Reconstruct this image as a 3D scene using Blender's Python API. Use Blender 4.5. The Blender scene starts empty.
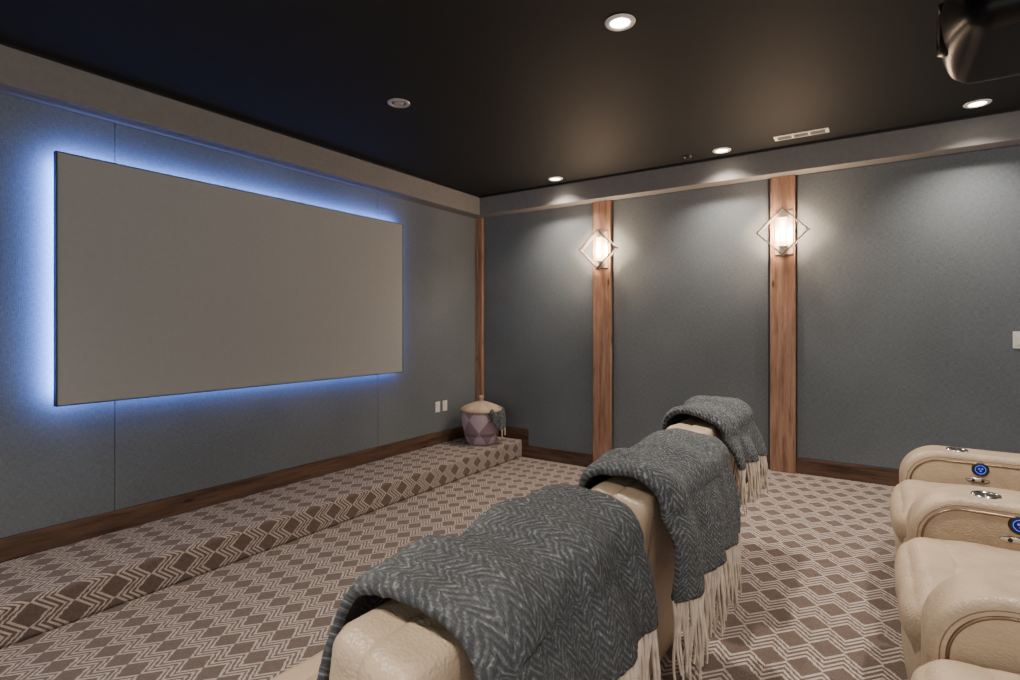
import bpy, bmesh, math, random
from mathutils import Vector, Matrix, Euler, noise
random.seed(4)
D=bpy.data; C=bpy.context
col=C.scene.collection
# ------------------------------------------------------------------ helpers
def link(o,parent=None):
    col.objects.link(o)
    if parent: o.parent=parent
    return o
def empty(name,loc=(0,0,0)):
    e=D.objects.new(name,None); e.location=loc; e.empty_display_size=.1
    return link(e)
def obj(name,bm,mat=None,parent=None,loc=(0,0,0),rot=(0,0,0),smooth=False):
    me=D.meshes.new(name); bm.normal_update(); bm.to_mesh(me); bm.free()
    if mat: me.materials.append(mat)
    if smooth:
        for p in me.polygons: p.use_smooth=True
    o=D.objects.new(name,me); o.location=loc; o.rotation_euler=rot
    return link(o,parent)
def box(name,lo,hi,mat=None,parent=None,bev=0,seg=2):
    bm=bmesh.new(); bmesh.ops.create_cube(bm,size=1)
    lo=Vector(lo);hi=Vector(hi);c=(lo+hi)/2;s=hi-lo
    for v in bm.verts: v.co=Vector((v.co.x*s.x,v.co.y*s.y,v.co.z*s.z))
    if bev: bmesh.ops.bevel(bm,geom=bm.edges[:],offset=bev,segments=seg,affect='EDGES',profile=.5)
    return obj(name,bm,mat,parent,loc=c)
def cyl(name,r,h,mat=None,parent=None,loc=(0,0,0),rot=(0,0,0),seg=32,r2=None,bev=0):
    bm=bmesh.new(); bmesh.ops.create_cone(bm,cap_ends=True,segments=seg,radius1=r,radius2=r if r2 is None else r2,depth=h)
    if bev: bmesh.ops.bevel(bm,geom=[e for e in bm.edges if len(e.link_faces)==2 and e.calc_face_angle(0)>1],offset=bev,segments=2,affect='EDGES')
    o=obj(name,bm,mat,parent,loc,rot)
    for p in o.data.polygons: p.use_smooth=len(p.vertices)==4
    return o
def lathe(name,prof,mat,parent=None,loc=(0,0,0),rot=(0,0,0),seg=48,smooth=True):
    bm=bmesh.new(); rings=[]
    for r,z in prof:
        rings.append([bm.verts.new((r*math.cos(2*math.pi*i/seg),r*math.sin(2*math.pi*i/seg),z)) for i in range(seg)])
    for a,b in zip(rings,rings[1:]):
        for i in range(seg): bm.faces.new((a[i],a[(i+1)%seg],b[(i+1)%seg],b[i]))
    bmesh.ops.remove_doubles(bm,verts=bm.verts[:],dist=1e-5)
    return obj(name,bm,mat,parent,loc,rot,smooth)
def cushion(name,size,loc,mat,parent=None,rot=(0,0,0),r=.05,puff=(0,0,0),n=18,wr=0.0,seed=0):
    """rounded, slightly stuffed block"""
    bm=bmesh.new(); bmesh.ops.create_cube(bm,size=2)
    bmesh.ops.subdivide_edges(bm,edges=bm.edges[:],cuts=n,use_grid_fill=True)
    h=Vector(size)/2
    for v in bm.verts:
        q=v.co.copy()
        q=Vector([math.copysign(abs(a)**.8,a) for a in q])
        p=Vector((q.x*h.x,q.y*h.y,q.z*h.z))
        inn=Vector([max(-(h[i]-r),min(h[i]-r,p[i])) for i in range(3)])
        d=p-inn
        if d.length>1e-9: p=inn+d.normalized()*r
        x,y,z=q
        p.x+=puff[0]*x*(1-y*y)*(1-z*z)
        p.y+=puff[1]*y*(1-x*x)*(1-z*z)
        p.z+=puff[2]*z*(1-x*x)*(1-y*y)
        if wr:
            k=noise.noise(p*7+Vector((seed*3.1,0,0)))
            p+=d.normalized()*k*wr if d.length>1e-9 else Vector()
        v.co=p
    return obj(name,bm,mat,parent,loc,rot,True)
def tube(name,pts,r,mat,parent=None,cyclic=False,res=3,loc=(0,0,0)):
    cu=D.curves.new(name,'CURVE'); cu.dimensions='3D'; cu.bevel_depth=r; cu.bevel_resolution=res
    s=cu.splines.new('POLY'); s.points.add(len(pts)-1)
    for i,p in enumerate(pts): s.points[i].co=(*p,1)
    s.use_cyclic_u=cyclic
    o=D.objects.new(name,cu); link(o)
    o.data.materials.append(mat)
    C.view_layer.update()
    dg=C.evaluated_depsgraph_get()
    me=D.meshes.new_from_object(o.evaluated_get(dg))
    for p in me.polygons: p.use_smooth=True
    D.objects.remove(o); m=D.objects.new(name,me); m.location=loc
    return link(m,parent)
# ------------------------------------------------------------------ materials
class NT:
    def __init__(s,name):
        s.m=D.materials.new(name); s.m.use_nodes=True; s.t=s.m.node_tree; s.t.nodes.clear()
        s.out=s.n('ShaderNodeOutputMaterial'); s.b=s.n('ShaderNodeBsdfPrincipled')
        s.l(s.b.outputs[0],s.out.inputs[0])
    def n(s,t,**k):
        x=s.t.nodes.new(t)
        for a,b in k.items(): setattr(x,a,b)
        return x
    def l(s,a,b): s.t.links.new(a,b)
    def math(s,op,a,b=None,c=None,clamp=False):
        x=s.n('ShaderNodeMath',operation=op,use_clamp=clamp)
        for i,v in enumerate((a,b,c)):
            if v is None: continue
            if isinstance(v,(int,float)): x.inputs[i].default_value=v
            else: s.l(v,x.inputs[i])
        return x.outputs[0]
    def noise(s,vec,scale,detail=3,rough=.5):
        x=s.n('ShaderNodeTexNoise'); x.inputs['Scale'].default_value=scale; x.inputs['Detail'].default_value=detail
        x.inputs['Roughness'].default_value=rough
        if vec is not None: s.l(vec,x.inputs['Vector'])
        return x.outputs['Fac']
    def ramp(s,f,stops,interp='LINEAR'):
        x=s.n('ShaderNodeValToRGB'); x.color_ramp.interpolation=interp
        e=x.color_ramp.elements
        while len(e)>1: e.remove(e[0])
        e[0].position=stops[0][0]; e[0].color=(*stops[0][1],1)
        for p,c in stops[1:]:
            k=e.new(p); k.color=(*c,1)
        s.l(f,x.inputs[0]); return x.outputs[0]
    def mix(s,f,a,b,bt='MIX'):
        x=s.n('ShaderNodeMix',data_type='RGBA',blend_type=bt)
        for i,v in ((0,f),(6,a),(7,b)):
            if isinstance(v,(int,float)): x.inputs[i].default_value=v
            elif isinstance(v,tuple): x.inputs[i].default_value=(*v,1)
            else: s.l(v,x.inputs[i])
        return x.outputs[2]
    def bump(s,h,st,dist=.01):
        x=s.n('ShaderNodeBump'); x.inputs['Strength'].default_value=st; x.inputs['Distance'].default_value=dist
        s.l(h,x.inputs['Height']); s.l(x.outputs[0],s.b.inputs['Normal'])
    def pos(s):
        g=s.n('ShaderNodeTexCoord'); return g.outputs['Object']
    def wpos(s):
        g=s.n('ShaderNodeNewGeometry'); return g.outputs['Position']
    def set(s,color=None,rough=None,metal=None,spec=None):
        if color is not None:
            if isinstance(color,tuple): s.b.inputs['Base Color'].default_value=(*color,1)
            else: s.l(color,s.b.inputs['Base Color'])
        if rough is not None: s.b.inputs['Roughness'].default_value=rough
        if metal is not None: s.b.inputs['Metallic'].default_value=metal
        if spec is not None: s.b.inputs['Specular IOR Level'].default_value=spec
        return s
def simple(name,color,rough=.5,metal=0,spec=.5,var=.0):
    t=NT(name).set(color,rough,metal,spec)
    if var:
        f=t.noise(t.pos(),30,3)
        c2=tuple(min(1,x*(1+var)) for x in color); c1=tuple(x*(1-var) for x in color)
        t.set(t.ramp(f,[(.3,c1),(.7,c2)]))
    return t.m
def emis(name,color,st):
    t=NT(name); t.set((0,0,0)); t.b.inputs['Emission Color'].default_value=(*color,1); t.b.inputs['Emission Strength'].default_value=st
    return t.m

def fabric(name,c):
    t=NT(name); p=t.wpos()
    sp=t.n('ShaderNodeSeparateXYZ'); t.l(p,sp.inputs[0])
    h=t.math('ADD',sp.outputs[0],sp.outputs[1])
    cb=t.n('ShaderNodeCombineXYZ'); t.l(t.math('MULTIPLY',h,35),cb.inputs[0]); t.l(t.math('MULTIPLY',sp.outputs[2],240),cb.inputs[2])
    cb2=t.n('ShaderNodeCombineXYZ'); t.l(t.math('MULTIPLY',h,240),cb2.inputs[0]); t.l(t.math('MULTIPLY',sp.outputs[2],35),cb2.inputs[2])
    n=t.math('ADD',t.noise(cb.outputs[0],1,2),t.noise(cb2.outputs[0],1,2))
    n=t.math('MULTIPLY',n,.5)
    big=t.noise(p,1.3,2)
    c1=tuple(x*.62 for x in c); c2=tuple(x*1.38 for x in c)
    col1=t.ramp(n,[(.3,c1),(.7,c2)])
    t.set(t.mix(.25,col1,t.ramp(big,[(.3,c1),(.7,c2)])),.9,spec=.15)
    t.bump(n,.4,.004)
    return t.m
M_wall=fabric('wall_fabric_bluegrey',(.133,.149,.162))
M_soffit=simple('soffit_paint_taupe',(.19,.182,.178),.75,spec=.2,var=.06)
M_ceil=simple('ceiling_paint_charcoal',(.0172,.0186,.0194),.72,spec=.14,var=.06)
def wood(name,c1,c2,axis='Z'):
    t=NT(name); mp=t.n('ShaderNodeMapping'); t.l(t.wpos(),mp.inputs[0])
    mp.inputs['Scale'].default_value={'Z':(1,1,.08),'X':(.08,1,1),'Y':(1,.08,1)}[axis]
    n1=t.noise(mp.outputs[0],28,6,.6)
    w=t.noise(mp.outputs[0],140,3)
    f=t.math('ADD',t.math('MULTIPLY',n1,.75),t.math('MULTIPLY',w,.25))
    kn=t.n('ShaderNodeTexVoronoi'); mp2=t.n('ShaderNodeMapping'); t.l(t.wpos(),mp2.inputs[0])
    mp2.inputs['Scale'].default_value={'Z':(1,1,.35),'X':(.35,1,1),'Y':(1,.35,1)}[axis]
    t.l(mp2.outputs[0],kn.inputs['Vector']); kn.inputs['Scale'].default_value=7
    k=t.ramp(kn.outputs['Distance'],[(.05,(1,1,1)),(.12,(0,0,0))])
    t.set(t.mix(t.math('MULTIPLY',k,.85),t.ramp(f,[(.36,c1),(.62,c2)]),tuple(x*.25 for x in c1)),.55,spec=.3)
    t.bump(f,.35,.005)
    return t.m
M_post=wood('cedar_post',(.175,.092,.058),(.40,.232,.152))
M_base=wood('walnut_baseboard_x',(.045,.026,.017),(.135,.076,.048),'X')
M_baseY=wood('walnut_baseboard_y',(.045,.026,.017),(.135,.076,.048),'Y')

def carpet():
    t=NT('geometric_carpet'); p=t.wpos()
    sp=t.n('ShaderNodeSeparateXYZ'); t.l(p,sp.inputs[0])
    wob=t.math('MULTIPLY',t.math('SUBTRACT',t.noise(p,60,2),.5),.012)
    U=t.math('DIVIDE',t.math('ADD',t.math('SUBTRACT',sp.outputs[0],sp.outputs[2]),wob),.120)
    V=t.math('DIVIDE',t.math('ADD',sp.outputs[1],wob),.175)
    row=t.math('FLOOR',V); fy=t.math('SUBTRACT',V,row)
    tx=t.math('PINGPONG',t.math('ADD',U,t.math('MULTIPLY',row,.5)),.5)
    tri=t.math('MULTIPLY',t.math('SUBTRACT',.25,tx),2)
    g=t.math('SUBTRACT',fy,t.math('MULTIPLY',tri,.40))
    d=t.math('ABSOLUTE',t.math('SUBTRACT',g,.5))
    L=(.54,.462,.415); K=(.145,.102,.083)
    c=t.ramp(d,[(0,K),(.045,K),(.06,L),(.125,L),(.14,K),(.205,K),(.22,L),(.295,L),(.31,K)])
    nn=t.noise(p,220,3); n2=t.noise(p,40,3)
    c=t.mix(1,c,t.ramp(nn,[(.25,(.62,.62,.62)),(.75,(1.25,1.25,1.25))]),'MULTIPLY')
    c=t.mix(.6,c,t.ramp(n2,[(.3,(.78,.78,.78)),(.7,(1.15,1.15,1.15))]),'MULTIPLY')
    t.set(c,.95,spec=.1); t.bump(nn,.9,.01)
    t.b.inputs['Sheen Weight'].default_value=.2
    return t.m
M_carpet=carpet()
def leather(name,c):
    t=NT(name); p=t.pos()
    v=t.n('ShaderNodeTexVoronoi'); t.l(p,v.inputs['Vector']); v.inputs['Scale'].default_value=160
    n=t.noise(p,9,4)
    t.set(t.ramp(n,[(.3,tuple(x*.84 for x in c)),(.7,tuple(x*1.08 for x in c))]),.40,spec=.5)
    h=t.math('ADD',t.math('MULTIPLY',v.outputs['Distance'],.25),t.math('MULTIPLY',t.noise(p,14,3),1.4))
    t.bump(h,.35,.014)
    return t.m
M_lea=leather('cream_leather',(.46,.358,.25))
M_seam=leather('leather_seam_tan',(.20,.138,.09))
M_pipe=simple('bronze_piping',(.22,.16,.11),.3,.7)
M_chrome=simple('chrome',(.6,.58,.55),.18,1)
M_black=simple('black_plastic',(.012,.012,.013),.35)
M_gloss=simple('black_satin_plastic',(.004,.004,.0045),.35,spec=.2)
M_white=simple('white_plastic',(.7,.69,.66),.4)
M_screen=simple('grey_screen_fabric',(.315,.325,.325),.8,spec=.2,var=.02)
M_frame=simple('screen_frame_black',(.008,.008,.008),.5)
M_led=emis('blue_button_led',(.01,.06,1),2.5)
M_lamp=emis('downlight_lens',(1,.86,.68),28)
M_bulb=emis('sconce_bulb',(1,.66,.36),60)
M_can=simple('downlight_reflector',(.5,.48,.45),.3,.6)
def throw_mat():
    t=NT('herringbone_wool'); uv=t.n('ShaderNodeUVMap'); uv.uv_map='UVMap'
    sp=t.n('ShaderNodeSeparateXYZ'); t.l(uv.outputs[0],sp.inputs[0])
    wv=t.math('MULTIPLY',t.math('SUBTRACT',t.noise(uv.outputs[0],70,4,.65),.5),.015)
    z=t.math('PINGPONG',t.math('ADD',sp.outputs[1],wv),.030)
    a=t.math('ADD',t.math('ADD',sp.outputs[0],wv),t.math('MULTIPLY',z,1.0))
    s=t.math('MULTIPLY',t.math('ADD',t.math('SINE',t.math('MULTIPLY',a,2*math.pi/.0145)),1),.5)
    n=t.noise(uv.outputs[0],260,5,.85); n2=t.noise(uv.outputs[0],60,4,.7)
    f=t.math('ADD',t.math('MULTIPLY',s,.16),t.math('ADD',t.math('MULTIPLY',n,.72),t.math('MULTIPLY',n2,.46)))
    c=t.ramp(f,[(.52,(.014,.018,.023)),(.66,(.040,.051,.061)),(.76,(.12,.142,.158)),(.86,(.46,.47,.47))])
    t.set(c,.95,spec=.1); t.b.inputs['Sheen Weight'].default_value=.25
    t.bump(f,1,.016)
    return t.m
M_throw=throw_mat()
M_fringe=simple('wool_fringe_cream',(.60,.52,.43),.9,spec=.1,var=.2)

# ------------------------------------------------------------------ room
Y0=5.226; X1=7.2; YN=-3.2; H=2.988; SB=2.772; P=.17
ST=.193; PL=.236; XE=.655; XP=3.13
box('floor',(-.1,YN,-.1),(X1,Y0+.1,0),M_carpet)
box('stage_floor',(0,YN,0),(XE,Y0,ST),M_carpet,bev=.022,seg=4)
box('platform_floor',(XP,YN,0),(X1,Y0,PL),M_carpet,bev=.018,seg=3)
box('ceiling',(-.1,YN,H),(X1,Y0+.1,H+.1),M_ceil)
box('wall_left',(-.1,YN,0),(0,Y0+.1,H),M_wall)
box('wall_back',(0,Y0,0),(X1,Y0+.1,H),M_wall)
box('trim_soffit_left',(0,YN,SB),(P,Y0,H),M_soffit,bev=.004)
box('trim_soffit_back',(P,Y0-P,SB),(X1,Y0,H),M_soffit,bev=.004)
box('trim_ceiling_dark_back',(P,Y0-P-.02,H-.02),(X1,Y0-P,H),M_black)  # thin black trim strips along the ceiling edge
box('trim_ceiling_dark_left',(P,YN,H-.014),(P+.012,Y0-P-.02,H),M_black)
BH=.13
box('baseboard_left',(0,YN,ST),(.02,Y0,ST+BH),M_baseY,bev=.003)
box('baseboard_back_stage',(.02,Y0-.022,ST),(XE+.09,Y0,ST+BH),M_base,bev=.003)
box('baseboard_back_step',(XE+.001,Y0-.0225,0),(XE+.09,Y0,ST),M_base,bev=.003)
box('baseboard_back_floor',(XE+.09,Y0-.022,0),(XP,Y0,.14),M_base,bev=.003)
box('baseboard_back_platform',(XP-.09,Y0-.0235,PL),(X1,Y0,PL+BH),M_base,bev=.003)
# wall panels on back wall, upholstered panels with soft edges
for i,(a,b,z0) in enumerate([(.12,1.535,ST+BH),(1.765,3.215,.14),(3.435,5.0,PL+BH)]):
    if i==0:
        box('trim_wall_panel_0',(a,Y0-.016,ST+BH+.002),(XE+.09,Y0-.001,SB-.002),M_wall)
        box('trim_wall_panel_0b',(XE+.09,Y0-.016,.142),(b,Y0-.001,SB-.002),M_wall)
    else:
        box('trim_wall_panel_%d'%i,(a,Y0-.016,z0+.002),(b,Y0-.001,SB-.002),M_wall,bev=.006,seg=3)
# screen wall panels (seams at y=1.46, 3.64)
ys=[YN,-.72,1.459,3.643,Y0-.03]
for i in range(4):
    box('trim_screenwall_panel_%d'%i,(.001,ys[i]+.0015,ST+BH+.002),(.014,ys[i+1]-.0015,SB-.002),M_wall,bev=.003,seg=3)
# posts
for i,(a,b,z0) in enumerate([(0.015,.115,ST),(1.553,1.748,0),(3.232,3.425,PL)]):
    box('trim_post_%d'%i,(a,Y0-.055,z0),(b,Y0-.001,SB-.001),M_post,bev=.004)

# ------------------------------------------------------------------ projection screen
scr=empty('projection_screen',(.10,2.502,1.76))
w,h=2.742,1.461
box('fabric',(.0,-w/2+.006,-h/2+.006),(.018,w/2-.006,h/2-.006),M_screen,scr)
for n,lo,hi in [('frame_top',(-.022,-w/2,h/2-.006),(.021,w/2,h/2)),('frame_bottom',(-.022,-w/2,-h/2),(.021,w/2,-h/2+.006)),
                ('frame_near',(-.022,-w/2,-h/2),(.021,-w/2+.006,h/2)),('frame_far',(-.022,w/2-.006,-h/2),(.021,w/2,h/2))]:
    box(n,lo,hi,M_frame,scr)
box('back_panel',(-.02,-w/2+.01,-h/2+.01),(-.001,w/2-.01,h/2-.01),M_frame,scr)
for k,yy in enumerate((-.9,.9)):
    box('wall_bracket_%d'%k,(-.1+.015,yy-.04,-.3),(-.02,yy+.04,.3),M_frame,scr)
def strip(name,loc,rot,L,e):
    l=D.lights.new(name,'AREA'); l.shape='RECTANGLE'; l.size=L; l.size_y=.03; l.energy=e; l.color=(.17,.31,1)
    o=D.objects.new(name,l); o.location=loc; o.rotation_euler=rot; link(o,scr); return o
for nm,loc,e in (('led_strip_top',(-.022,0,h/2-.035),42),('led_strip_bottom',(-.022,0,-h/2+.05),15),
                 ('led_strip_near',(-.022,-w/2+.04,0),32),('led_strip_far',(-.022,w/2-.04,0),7)):
    o=strip(nm,loc,(0,math.radians(90),0),1,e); L=o.data
    if 'top' in nm or 'bottom' in nm: L.size,L.size_y=.03,w-.1
    else: L.size,L.size_y=h-.1,.03

# ------------------------------------------------------------------ downlights etc.
def downlight(x,y,on=True,e=50,vis=True):
    d=empty('recessed_downlight',(x,y,H))
    lathe('trim_ring',[(.048,-.001),(.05,-.008),(.072,-.006),(.075,-.0005)],M_white if on else M_can,d)
    lathe('reflector',[(.048,-.002),(.044,-.0015),(.0,-.0012)],M_lamp if on else M_black,d)
    if not on: lathe('gimbal',[(.0,-.004),(.022,-.012),(.03,-.009),(.034,-.002)],M_can,d)
    if on:
        l=D.lights.new('downlight_spot','SPOT'); l.energy=e; l.spot_size=math.radians(125); l.spot_blend=.9; l.shadow_soft_size=.05
        l.color=(1,.89,.78)
        o=D.objects.new('downlight_spot',l); o.location=(0,0,-.02); link(o,d)
for x,y,e in [(2.95,2.53,225),(1.28,4.87,100),(2.90,4.87,105),(4.56,4.80,115),(4.6,2.5,185),(2.95,-.2,190),(4.7,-.2,180),(1.3,-.4,150)]:  # second half of the list: unseen downlights, added to light the room
    downlight(x,y,True,e)
downlight(1.335,2.62,False)
# air vent
v=empty('air_vent',(3.507,4.80,H))
box('frame',(-.19,-.055,-.008),(.19,.055,-.0005),simple('vent_grey',(.55,.54,.52),.5,.1),v,bev=.003)
for i in range(3):
    for j in range(3):
        box('slot_%d_%d'%(i,j),(-.165+i*.115,-.036+j*.027,-.0095),(-.065+i*.115,-.018+j*.027,-.0078),M_black,v)
sd=empty('ceiling_sensor',(2.62,4.86,H))
lathe('sensor_cap',[(.0,-.03),(.03,-.028),(.04,-.01),(.042,-.0005)],M_black,sd)

# ------------------------------------------------------------------ sconces
M_glass=NT('frosted_glass'); M_glass.set((1,.93,.82),.35); M_glass.b.inputs['Transmission Weight'].default_value=.85
M_glass.b.inputs['Emission Color'].default_value=(1,.7,.42,1); M_glass.b.inputs['Emission Strength'].default_value=3
M_glass=M_glass.m
M_nick=simple('brushed_nickel',(.55,.49,.42),.38,.6)
M_dark=simple('bronze_metal_frame',(.22,.18,.15),.35,.8)
def sconce(x,z):
    s=empty('wall_sconce',(x,Y0-.055,z))
    box('back_plate',(-.07,-.012,-.185),(.07,0,.185),M_nick,s,bev=.003)
    box('bracket_top',(-.035,-.10,.115),(.035,-.012,.125),M_nick,s,bev=.002)
    box('bracket_bottom',(-.035,-.10,-.125),(.035,-.012,-.115),M_nick,s,bev=.002)
    lathe('glass_tube',[(.030,-.113),(.030,.113)],M_glass,s,(0,-.065,0))
    cyl('bulb',.010,.15,M_bulb,s,(0,-.065,0))
    cyl('socket',.016,.03,M_nick,s,(0,-.065,-.098))
    R=.205
    for yy,nm in ((-.115,'front'),(-.065,'rear')):
        bm=bmesh.new()
        pts=[(R,0),(0,R),(-R,0),(0,-R)]
        def ring(sc,y): return [bm.verts.new((a*sc,y,b*sc)) for a,b in pts]
        a0=ring(1,yy-.006);b0=ring(.92,yy-.006);a1=ring(1,yy+.006);b1=ring(.92,yy+.006)
        for k in range(4):
            j=(k+1)%4
            bm.faces.new((a0[k],a0[j],b0[j],b0[k]));bm.faces.new((a1[j],a1[k],b1[k],b1[j]))
            bm.faces.new((a0[j],a0[k],a1[k],a1[j]));bm.faces.new((b0[k],b0[j],b1[j],b1[k]))
        bmesh.ops.recalc_face_normals(bm,faces=bm.faces[:])
        obj('diamond_'+nm,bm,M_dark if nm=='front' else M_nick,s)
    for k,(a,b) in enumerate(((R*.96,0),(-R*.96,0),(0,R*.96),(0,-R*.96))):
        box('spacer_%d'%k,(a-.005,-.112,b-.005),(a+.005,-.06,b+.005),M_nick,s)
    for sg in (1,-1):
        box('stem_%d'%sg,(-.006,-.07,min(sg*.12,sg*R*.96)),(.006,-.058,max(sg*.12,sg*R*.96)),M_nick,s)
    l=D.lights.new('sconce_light','POINT'); l.energy=80; l.color=(1,.72,.49); l.shadow_soft_size=.07
    o=D.objects.new('sconce_light',l); o.location=(0,-.09,0); link(o,s)
    return s
sconce(1.655,2.265); sconce(3.340,2.282)

# plates
for k,yy in enumerate((4.50,4.62)):
    o=empty('wall_outlet',(.014,yy,.60))
    box('plate',(0,-.036,-.058),(.006,.036,.058),M_white,o,bev=.002)
    box('socket_up',(.005,-.017,.008),(.009,.017,.04),M_white,o,bev=.002)
    box('socket_down',(.005,-.017,-.04),(.009,.017,-.008),M_white,o,bev=.002)
sw=empty('light_switch',(4.86,Y0-.016,1.39))
box('plate',(-.06,-.006,-.06),(.06,0,.06),M_white,sw,bev=.002)
for k in (-1,1): box('rocker_%d'%k,(k*.027-.017,-.010,-.034),(k*.027+.017,-.005,.034),M_white,sw,bev=.002)

# ------------------------------------------------------------------ basket
bk=empty('lidded_woven_basket',(.37,4.82,ST))
def basket_mat(lid=False):
    t=NT('woven_basket_lid' if lid else 'woven_basket'); p=t.pos()
    sp=t.n('ShaderNodeSeparateXYZ'); t.l(p,sp.inputs[0])
    an=t.math('DIVIDE',t.math('ARCTAN2',sp.outputs[1],sp.outputs[0]),2*math.pi)
    if lid:
        f=t.math('GREATER_THAN',t.math('PINGPONG',t.math('MULTIPLY',an,8),.5),.25)
    else:
        z=t.math('PINGPONG',t.math('MULTIPLY',sp.outputs[2],1/.28),.5)
        a=t.math('PINGPONG',t.math('MULTIPLY',an,6),.5)
        f=t.math('GREATER_THAN',t.math('ADD',z,a),.5)
    coil=t.math('SINE',t.math('MULTIPLY',sp.outputs[2],2*math.pi/.014))
    rib=t.math('SINE',t.math('MULTIPLY',an,2*math.pi*90))
    c=t.mix(f,(.60,.46,.34) if lid else (.58,.47,.50),(.55,.41,.31) if lid else (.36,.25,.31))
    t.set(c,.8,spec=.2); t.bump(t.math('MULTIPLY',coil,rib),.7,.004); return t.m
lathe('body',[(0,0),(.14,0),(.155,.012),(.178,.08),(.203,.18),(.218,.27),(.215,.34),(.20,.355),(.195,.34),(.19,.1),(0,.09)],basket_mat(),bk)
lathe('lid',[(.215,.352),(.232,.362),(.228,.385),(.185,.412),(.12,.438),(.06,.458),(.022,.466),(.020,.485),(.028,.50),(.026,.52),(0,.53)],basket_mat(True),bk)
bm=bmesh.new(); uvl=bm.loops.layers.uv.new('UVMap'); G=[]
for j in range(19):
    an=math.radians(-30+j*5.2); row=[]
    for i in range(15):
        s=i/14; zz=.385-(.12+.10*math.sin(j/18*3.14))*s+.02*math.sin(j*.9); rr=.215+.045*math.sin(min(1,s*3)*1.57)+.014*math.sin(j*1.3)
        row.append(bm.verts.new((rr*math.cos(an),rr*math.sin(an),zz)))
    G.append(row)
ENDS=[r[-1].co.copy() for r in G]
for j in range(18):
    for i in range(14):
        f=bm.faces.new((G[j][i],G[j][i+1],G[j+1][i+1],G[j+1][i]))
        for lp,(a,b) in zip(f.loops,((j,i),(j,i+1),(j+1,i+1),(j+1,i))): lp[uvl].uv=(b*.016,a*.02)
o=obj('throw_corner',bm,M_throw,bk,smooth=True); m=o.modifiers.new('s','SOLIDIFY'); m.thickness=.014
for j in range(6,19,2):
    e=ENDS[j]
    tube('throw_tassel_%d'%j,[tuple(e+Vector((0,0,.01))),tuple(e+Vector((.004,0,-.03))),tuple(e+Vector((0,.003,-.07)))],.006,M_fringe,bk)

# ------------------------------------------------------------------ projector
PZ=2.325
pj=empty('ceiling_projector',(4.46,1.93,PZ))
cushion('body',(.54,.46,.22),(0,0,0),M_gloss,pj,r=.05,puff=(.05,0,.0),n=20)
lathe('lens_ring',[(.045,0),(.05,.02),(.068,.022),(.074,.0)],M_gloss,pj,(-.296,.02,.0),(0,math.radians(-90),0))
lathe('lens_glass',[(0,.016),(.03,.014),(.046,.006)],simple('lens_glass',(.02,.02,.05),.03),pj,(-.296,.02,.0),(0,math.radians(-90),0))
box('mount_plate',(-.12,-.12,.108),(.12,.12,.12),M_black,pj)
cyl('mount_pole',.022,H-PZ-.12,M_black,pj,(0,0,(H-PZ+.12)/2))
cyl('ceiling_flange',.07,.012,M_black,pj,(0,0,H-PZ-.0065))
box('vent_slot',(.02,-.233,-.03),(.2,-.2295,.05),M_black,pj)

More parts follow.
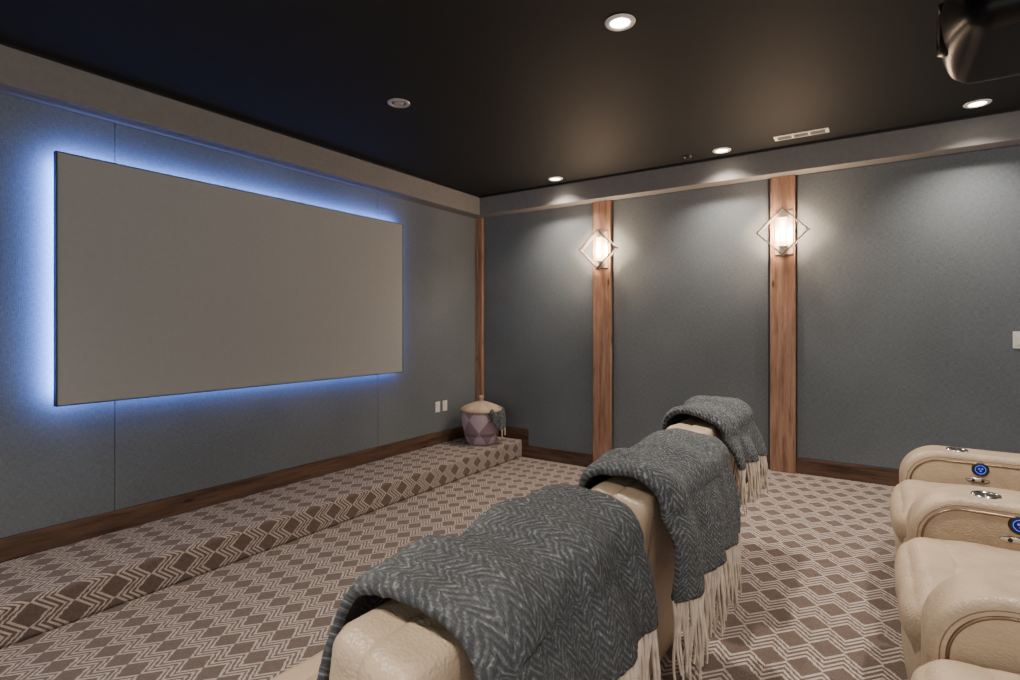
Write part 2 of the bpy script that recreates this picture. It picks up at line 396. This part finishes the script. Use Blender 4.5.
# ------------------------------------------------------------------ recliners
PITCH=.90; AW=.20
def arm_profile(inset=0,x1=.86,z0=.05,top=.62,rf=.17):
    pts=[]
    xa=0+inset; zt=top-inset; r=rf-inset
    pts.append((xa,z0))
    for k in range(13):
        a=math.pi-math.pi/2*k/12
        pts.append((xa+r+r*math.cos(a),zt-r+r*math.sin(a)))
    pts.append((x1*.6,zt-.002)); 
    return pts,x1
def arm(name,parent,y,buttons,x1):
    pts,_=arm_profile(x1=x1)
    poly=pts+[(x1,.60),(x1,.05)]
    bm=bmesh.new()
    A=[bm.verts.new((a,y-AW/2,b)) for a,b in poly]
    B=[bm.verts.new((a,y+AW/2,b)) for a,b in poly]
    f1=bm.faces.new(A); f2=bm.faces.new(B[::-1])
    n=len(poly)
    for k in range(n): bm.faces.new((A[k],B[k],B[(k+1)%n],A[(k+1)%n]))
    bmesh.ops.recalc_face_normals(bm,faces=bm.faces[:])
    ee=[e for e in bm.edges if (e.verts[0].co.y-e.verts[1].co.y)**2<1e-8]
    bmesh.ops.bevel(bm,geom=ee,offset=.028,segments=5,affect='EDGES',profile=.5)
    o=obj(name,bm,M_lea,parent,smooth=True)
    for s,nm in ((-1,'near'),(1,'far')):
        q,_=arm_profile(.042,x1=x1)
        tube('%s_piping_%s'%(name,nm),[(a,y+s*(AW/2-.0005),b) for a,b in q]+[(x1-.04,y+s*(AW/2-.0005),.60-.042)],.0045,M_pipe,parent)
        q,_=arm_profile(.027,x1=x1)
        tube('%s_stitch_%s'%(name,nm),[(a,y+s*(AW/2-.002),b) for a,b in q]+[(x1-.04,y+s*(AW/2-.002),.60-.027)],.0025,M_seam,parent)
    lathe(name+'_cupholder',[(.030,.612),(.034,.624),(.043,.625),(.046,.6195)],M_chrome,parent,(.24,y,0))
    lathe(name+'_cup_well',[(.0,.6195),(.033,.6205)],M_black,parent,(.24,y,0))
    if buttons:
        yy=y-AW/2
        R=(math.radians(90),0,0)
        lathe(name+'_button_ring',[(.020,0),(.022,.006),(.031,.006),(.034,0)],M_black,parent,(.32,yy,.552),R)
        lathe(name+'_button_glow',[(.017,.003),(.023,.003)],M_led,parent,(.32,yy,.552),R)
        lathe(name+'_button_base',[(.0,.0045),(.018,.0045),(.02,.001)],M_black,parent,(.32,yy,.552),R)
        for k,(a,b) in enumerate(((-.006,.004),(.006,.004),(0,-.007))):
            cyl(name+'_button_dot_%d'%k,.0035,.002,M_led,parent,(.32+a,yy-.005,.552+b),R)
        bm=bmesh.new(); bmesh.ops.create_uvsphere(bm,u_segments=24,v_segments=12,radius=1)
        for vv in bm.verts: vv.co=Vector((vv.co.x*.048,vv.co.y*.006,vv.co.z*.013))
        obj(name+'_control_bezel',bm,M_chrome,parent,(.31,yy,.497),smooth=True)
        for k in (-1,1): cyl(name+'_control_%d'%k,.007,.006,M_black,parent,(.31+k*.018,yy-.006,.497),R)
def recliner(x,yc,zf,first=False,lean=17,idx=0,bw=.78,bx=.80,H_=.84,x1=.86,sd=.62,sz=.385):
    r=empty('theater_recliner',(x,yc,zf))
    sw=PITCH-AW
    arm('arm_far',r,PITCH/2,True,x1)
    if first: arm('arm_near',r,-PITCH/2,True,x1)
    box('base',(.10,-sw/2+.005,.0),(x1-.12,sw/2-.005,.16),M_seam,r,bev=.01)
    for k,yy in enumerate([PITCH/2]+([-PITCH/2] if first else [])):
        box('arm_foot_%d'%k,(.04,yy-.07,0),(x1-.06,yy+.07,.052),M_black,r)
    cushion('footrest_panel',(.09,sw-.012,.36),(.045,0,.245),M_lea,r,r=.035,puff=(.03,0,0),wr=.006,seed=idx)
    cushion('seat_cushion',(sd,sw-.012,.20),(.05+sd/2,0,sz),M_lea,r,r=.07,puff=(0,0,.03),wr=.010,seed=idx+3)
    cushion('seat_front_roll',(.20,sw-.012,.17),(.07,0,sz+.015),M_lea,r,r=.08,puff=(.02,0,0.01),wr=.008,seed=idx+5)
    a=math.radians(lean)
    base=Vector((bx,0,.26))
    def T(lx,lz):
        return (base.x+lx*math.cos(a)+lz*math.sin(a),0,base.z-lx*math.sin(a)+lz*math.cos(a))
    R=(0,a,0)
    cushion('back_shell',(.11,bw,H_),T(.005,H_/2),M_lea,r,R,r=.030,puff=(.006,0,.0),n=24,wr=.004,seed=idx+7)
    cushion('back_lumbar',(.12,sw-.06,.42),T(-.06,.28),M_lea,r,R,r=.055,puff=(.015,0,0),wr=.006,seed=idx+9)
    cushion('headrest',(.10,bw-.015,.35),T(-.07,H_-.18),M_lea,r,R,r=.034,puff=(.012,0,.0),wr=.005,seed=idx+11)
    for s in (-1,1):
        hy=bw/2-.0005
        for u,lx in enumerate((-.018,.032)):
            pts=[]
            for lz in (.05,.3,.6,H_-.05):
                q=T(lx,lz); pts.append((q[0],s*hy,q[2]))
            tube('side_seam_%d_%d'%(s,u),pts,.0035,M_seam,r)
        pts=[]
        for lz in (.03,.3,.6,H_-.06):
            q=T(.062,lz); pts.append((q[0]+.003*(1 if .1<lz<.7 else 0),s*(bw/2-.10),q[2]))
        tube('rear_seam_%d'%s,pts,.003,M_seam,r)
    return r,T,H_
def blanket(T,Hb,org,y0,y1,front,back,seed=0,skew=0.0,fl=.2,ox=0):
    """wool throw draped over the chair back; built in world coordinates"""
    ob=empty('herringbone_throw_blanket',(0,0,0))
    path=[]
    for k in range(10): path.append((-.140-.02*(1-k/10),Hb-.035-front+front*k/10))
    cc=-.03
    for k in range(17):
        an=math.pi-math.pi*k/16
        ca,sa=math.cos(an),math.sin(an)
        path.append((cc+.110*math.copysign(abs(ca)**.7,ca),Hb-.045+.066*abs(sa)**.7))
    P3=[Vector((org[0]+T(a,b)[0]+ox,0,org[2]+T(a,b)[2])) for a,b in path]
    last=P3[-1]
    nb=26
    for k in range(1,nb+1):
        s=back*k/nb
        P3.append(Vector((last.x+.03*math.sin(min(1,s/.12)*1.5)+.012*s,0,last.z-s)))
    L=[0]
    for a,b in zip(P3,P3[1:]): L.append(L[-1]+(b-a).length)
    ns=100; ny=90
    def at(s):
        s=max(0,min(L[-1]-1e-6,s))
        for i in range(len(L)-1):
            if L[i+1]>=s:
                f=(s-L[i])/(L[i+1]-L[i]); return P3[i].lerp(P3[i+1],f)
    cen=Vector(((P3[10].x+P3[26].x)/2,0,P3[10].z-.25))
    bm=bmesh.new(); uvl=bm.loops.layers.uv.new('UVMap'); g=[]; uvd={}
    for j in range(ny+1):
        fy=j/ny; row=[]
        for i in range(ns+1):
            s=L[-1]*i/ns
            p=at(s).copy(); q=at(s+.015)-at(s-.015)
            nrm=Vector((-q.z,0,q.x)).normalized()
            if i==ns: nrm=Vector((1,0,0))
            if nrm.dot(p-cen)<0: nrm=-nrm
            y=y0+(y1-y0)*fy
            hang=max(0,(s-(L[-1]-back))/back)
            y+=.018*noise.noise(Vector((s*5,fy*2,seed)))+skew*(s-L[-1]*.45)*1.0
            d=.020*noise.noise(Vector((s*3.5,y*6,seed+5)))+.012*noise.noise(Vector((s*9,y*12,seed+9)))
            d+=.004*noise.noise(Vector((s*60,y*60,seed)))
            d+=.007*math.sin(y*19+seed+2.5*noise.noise(Vector((s*2.5,y*1.5,seed+3))))
            d+=hang*(.010+.018*math.sin(y*24+seed+1.5*noise.noise(Vector((s*2,0,seed)))))
            e=min(fy,1-fy)
            d-=.010*(1-min(1,e/.03))
            p+=nrm*(d+.032); p.y=y
            p.z-=hang*(.03*noise.noise(Vector((y*4,seed,0)))+.03*fy)
            vv=bm.verts.new(p); uvd[vv]=(s,(y1-y0)*fy); row.append(vv)
        g.append(row)
    for j in range(ny):
        for i in range(ns):
            f=bm.faces.new((g[j][i],g[j][i+1],g[j+1][i+1],g[j+1][i]))
            for lp in f.loops: lp[uvl].uv=uvd[lp.vert]
    ends=[g[j][ns].co.copy() for j in range(ny+1)]
    o=obj('wool_cloth',bm,M_throw,ob,smooth=True)
    m=o.modifiers.new('thick','SOLIDIFY'); m.thickness=.018; m.offset=0
    bm=bmesh.new(); N=int((y1-y0)/.0085)
    for k in range(N+1):
        f=k/N*ny; i=min(ny-1,int(f)); p=ends[i].lerp(ends[i+1],f-i)
        Lf=fl*random.uniform(.85,1.1); dx=random.uniform(-.014,.014); dy=random.uniform(-.014,.014)
        r0=random.uniform(.0042,.0062); prev=None
        for q in range(7):
            t=q/6; c=p+Vector((dx*t+.004*math.sin(t*6+k),dy*t+.004*math.sin(t*5+k*2),-Lf*t+.006))
            rr=r0*(1.25 if q==1 else 1)*(1-.35*t)
            ring=[bm.verts.new(c+Vector((rr*math.cos(b*math.pi/2.5),rr*math.sin(b*math.pi/2.5),0))) for b in range(5)]
            if prev:
                for b in range(5): bm.faces.new((prev[b],prev[(b+1)%5],ring[(b+1)%5],ring[b]))
            prev=ring
    obj('fringe',bm,M_fringe,ob,smooth=True)
    return ob
# front row (on main floor)
FX=2.55
for k,yc in enumerate((.93,1.83,2.75)):
    hh=(.77,.765,.79)[k]; ln=(10,10,7)[k]
    r,T,Hb=recliner(FX,yc,0,first=(k==0),idx=k,bx=(.735,.735,.70)[k],x1=.56,H_=hh,lean=ln,sd=.46,bw=.80)
    yy={0:(.60,1.23),1:(1.49,2.24),2:(2.50,3.11)}[k]
    blanket(T,Hb,(FX,0,0),yy[0],yy[1],(.42,.34,.30)[k],(.15,.22,.13)[k],seed=k*7+1,skew=(.10,.0,.03)[k],fl=(.21,.22,.19)[k])
# second row on the platform
for k,yc in enumerate((1.35,2.25,3.15)):
    recliner(4.10,yc,PL,first=(k==0),idx=k+20,lean=15,sz=.375,bw=.76)

# ------------------------------------------------------------------ world + camera
w_=D.worlds.new('World'); C.scene.world=w_; w_.use_nodes=True
w_.node_tree.nodes['Background'].inputs[0].default_value=(1,.945,.90,1)
w_.node_tree.nodes['Background'].inputs[1].default_value=1.5
cam=D.cameras.new('camera'); cam.sensor_width=36; cam.lens=545/1020*36; cam.shift_y=-15/1020; cam.clip_start=.02
co=D.objects.new('camera',cam); co.location=(4,0,1.496); co.rotation_euler=(math.radians(90),0,math.radians(33.96)); link(co)
C.scene.camera=co
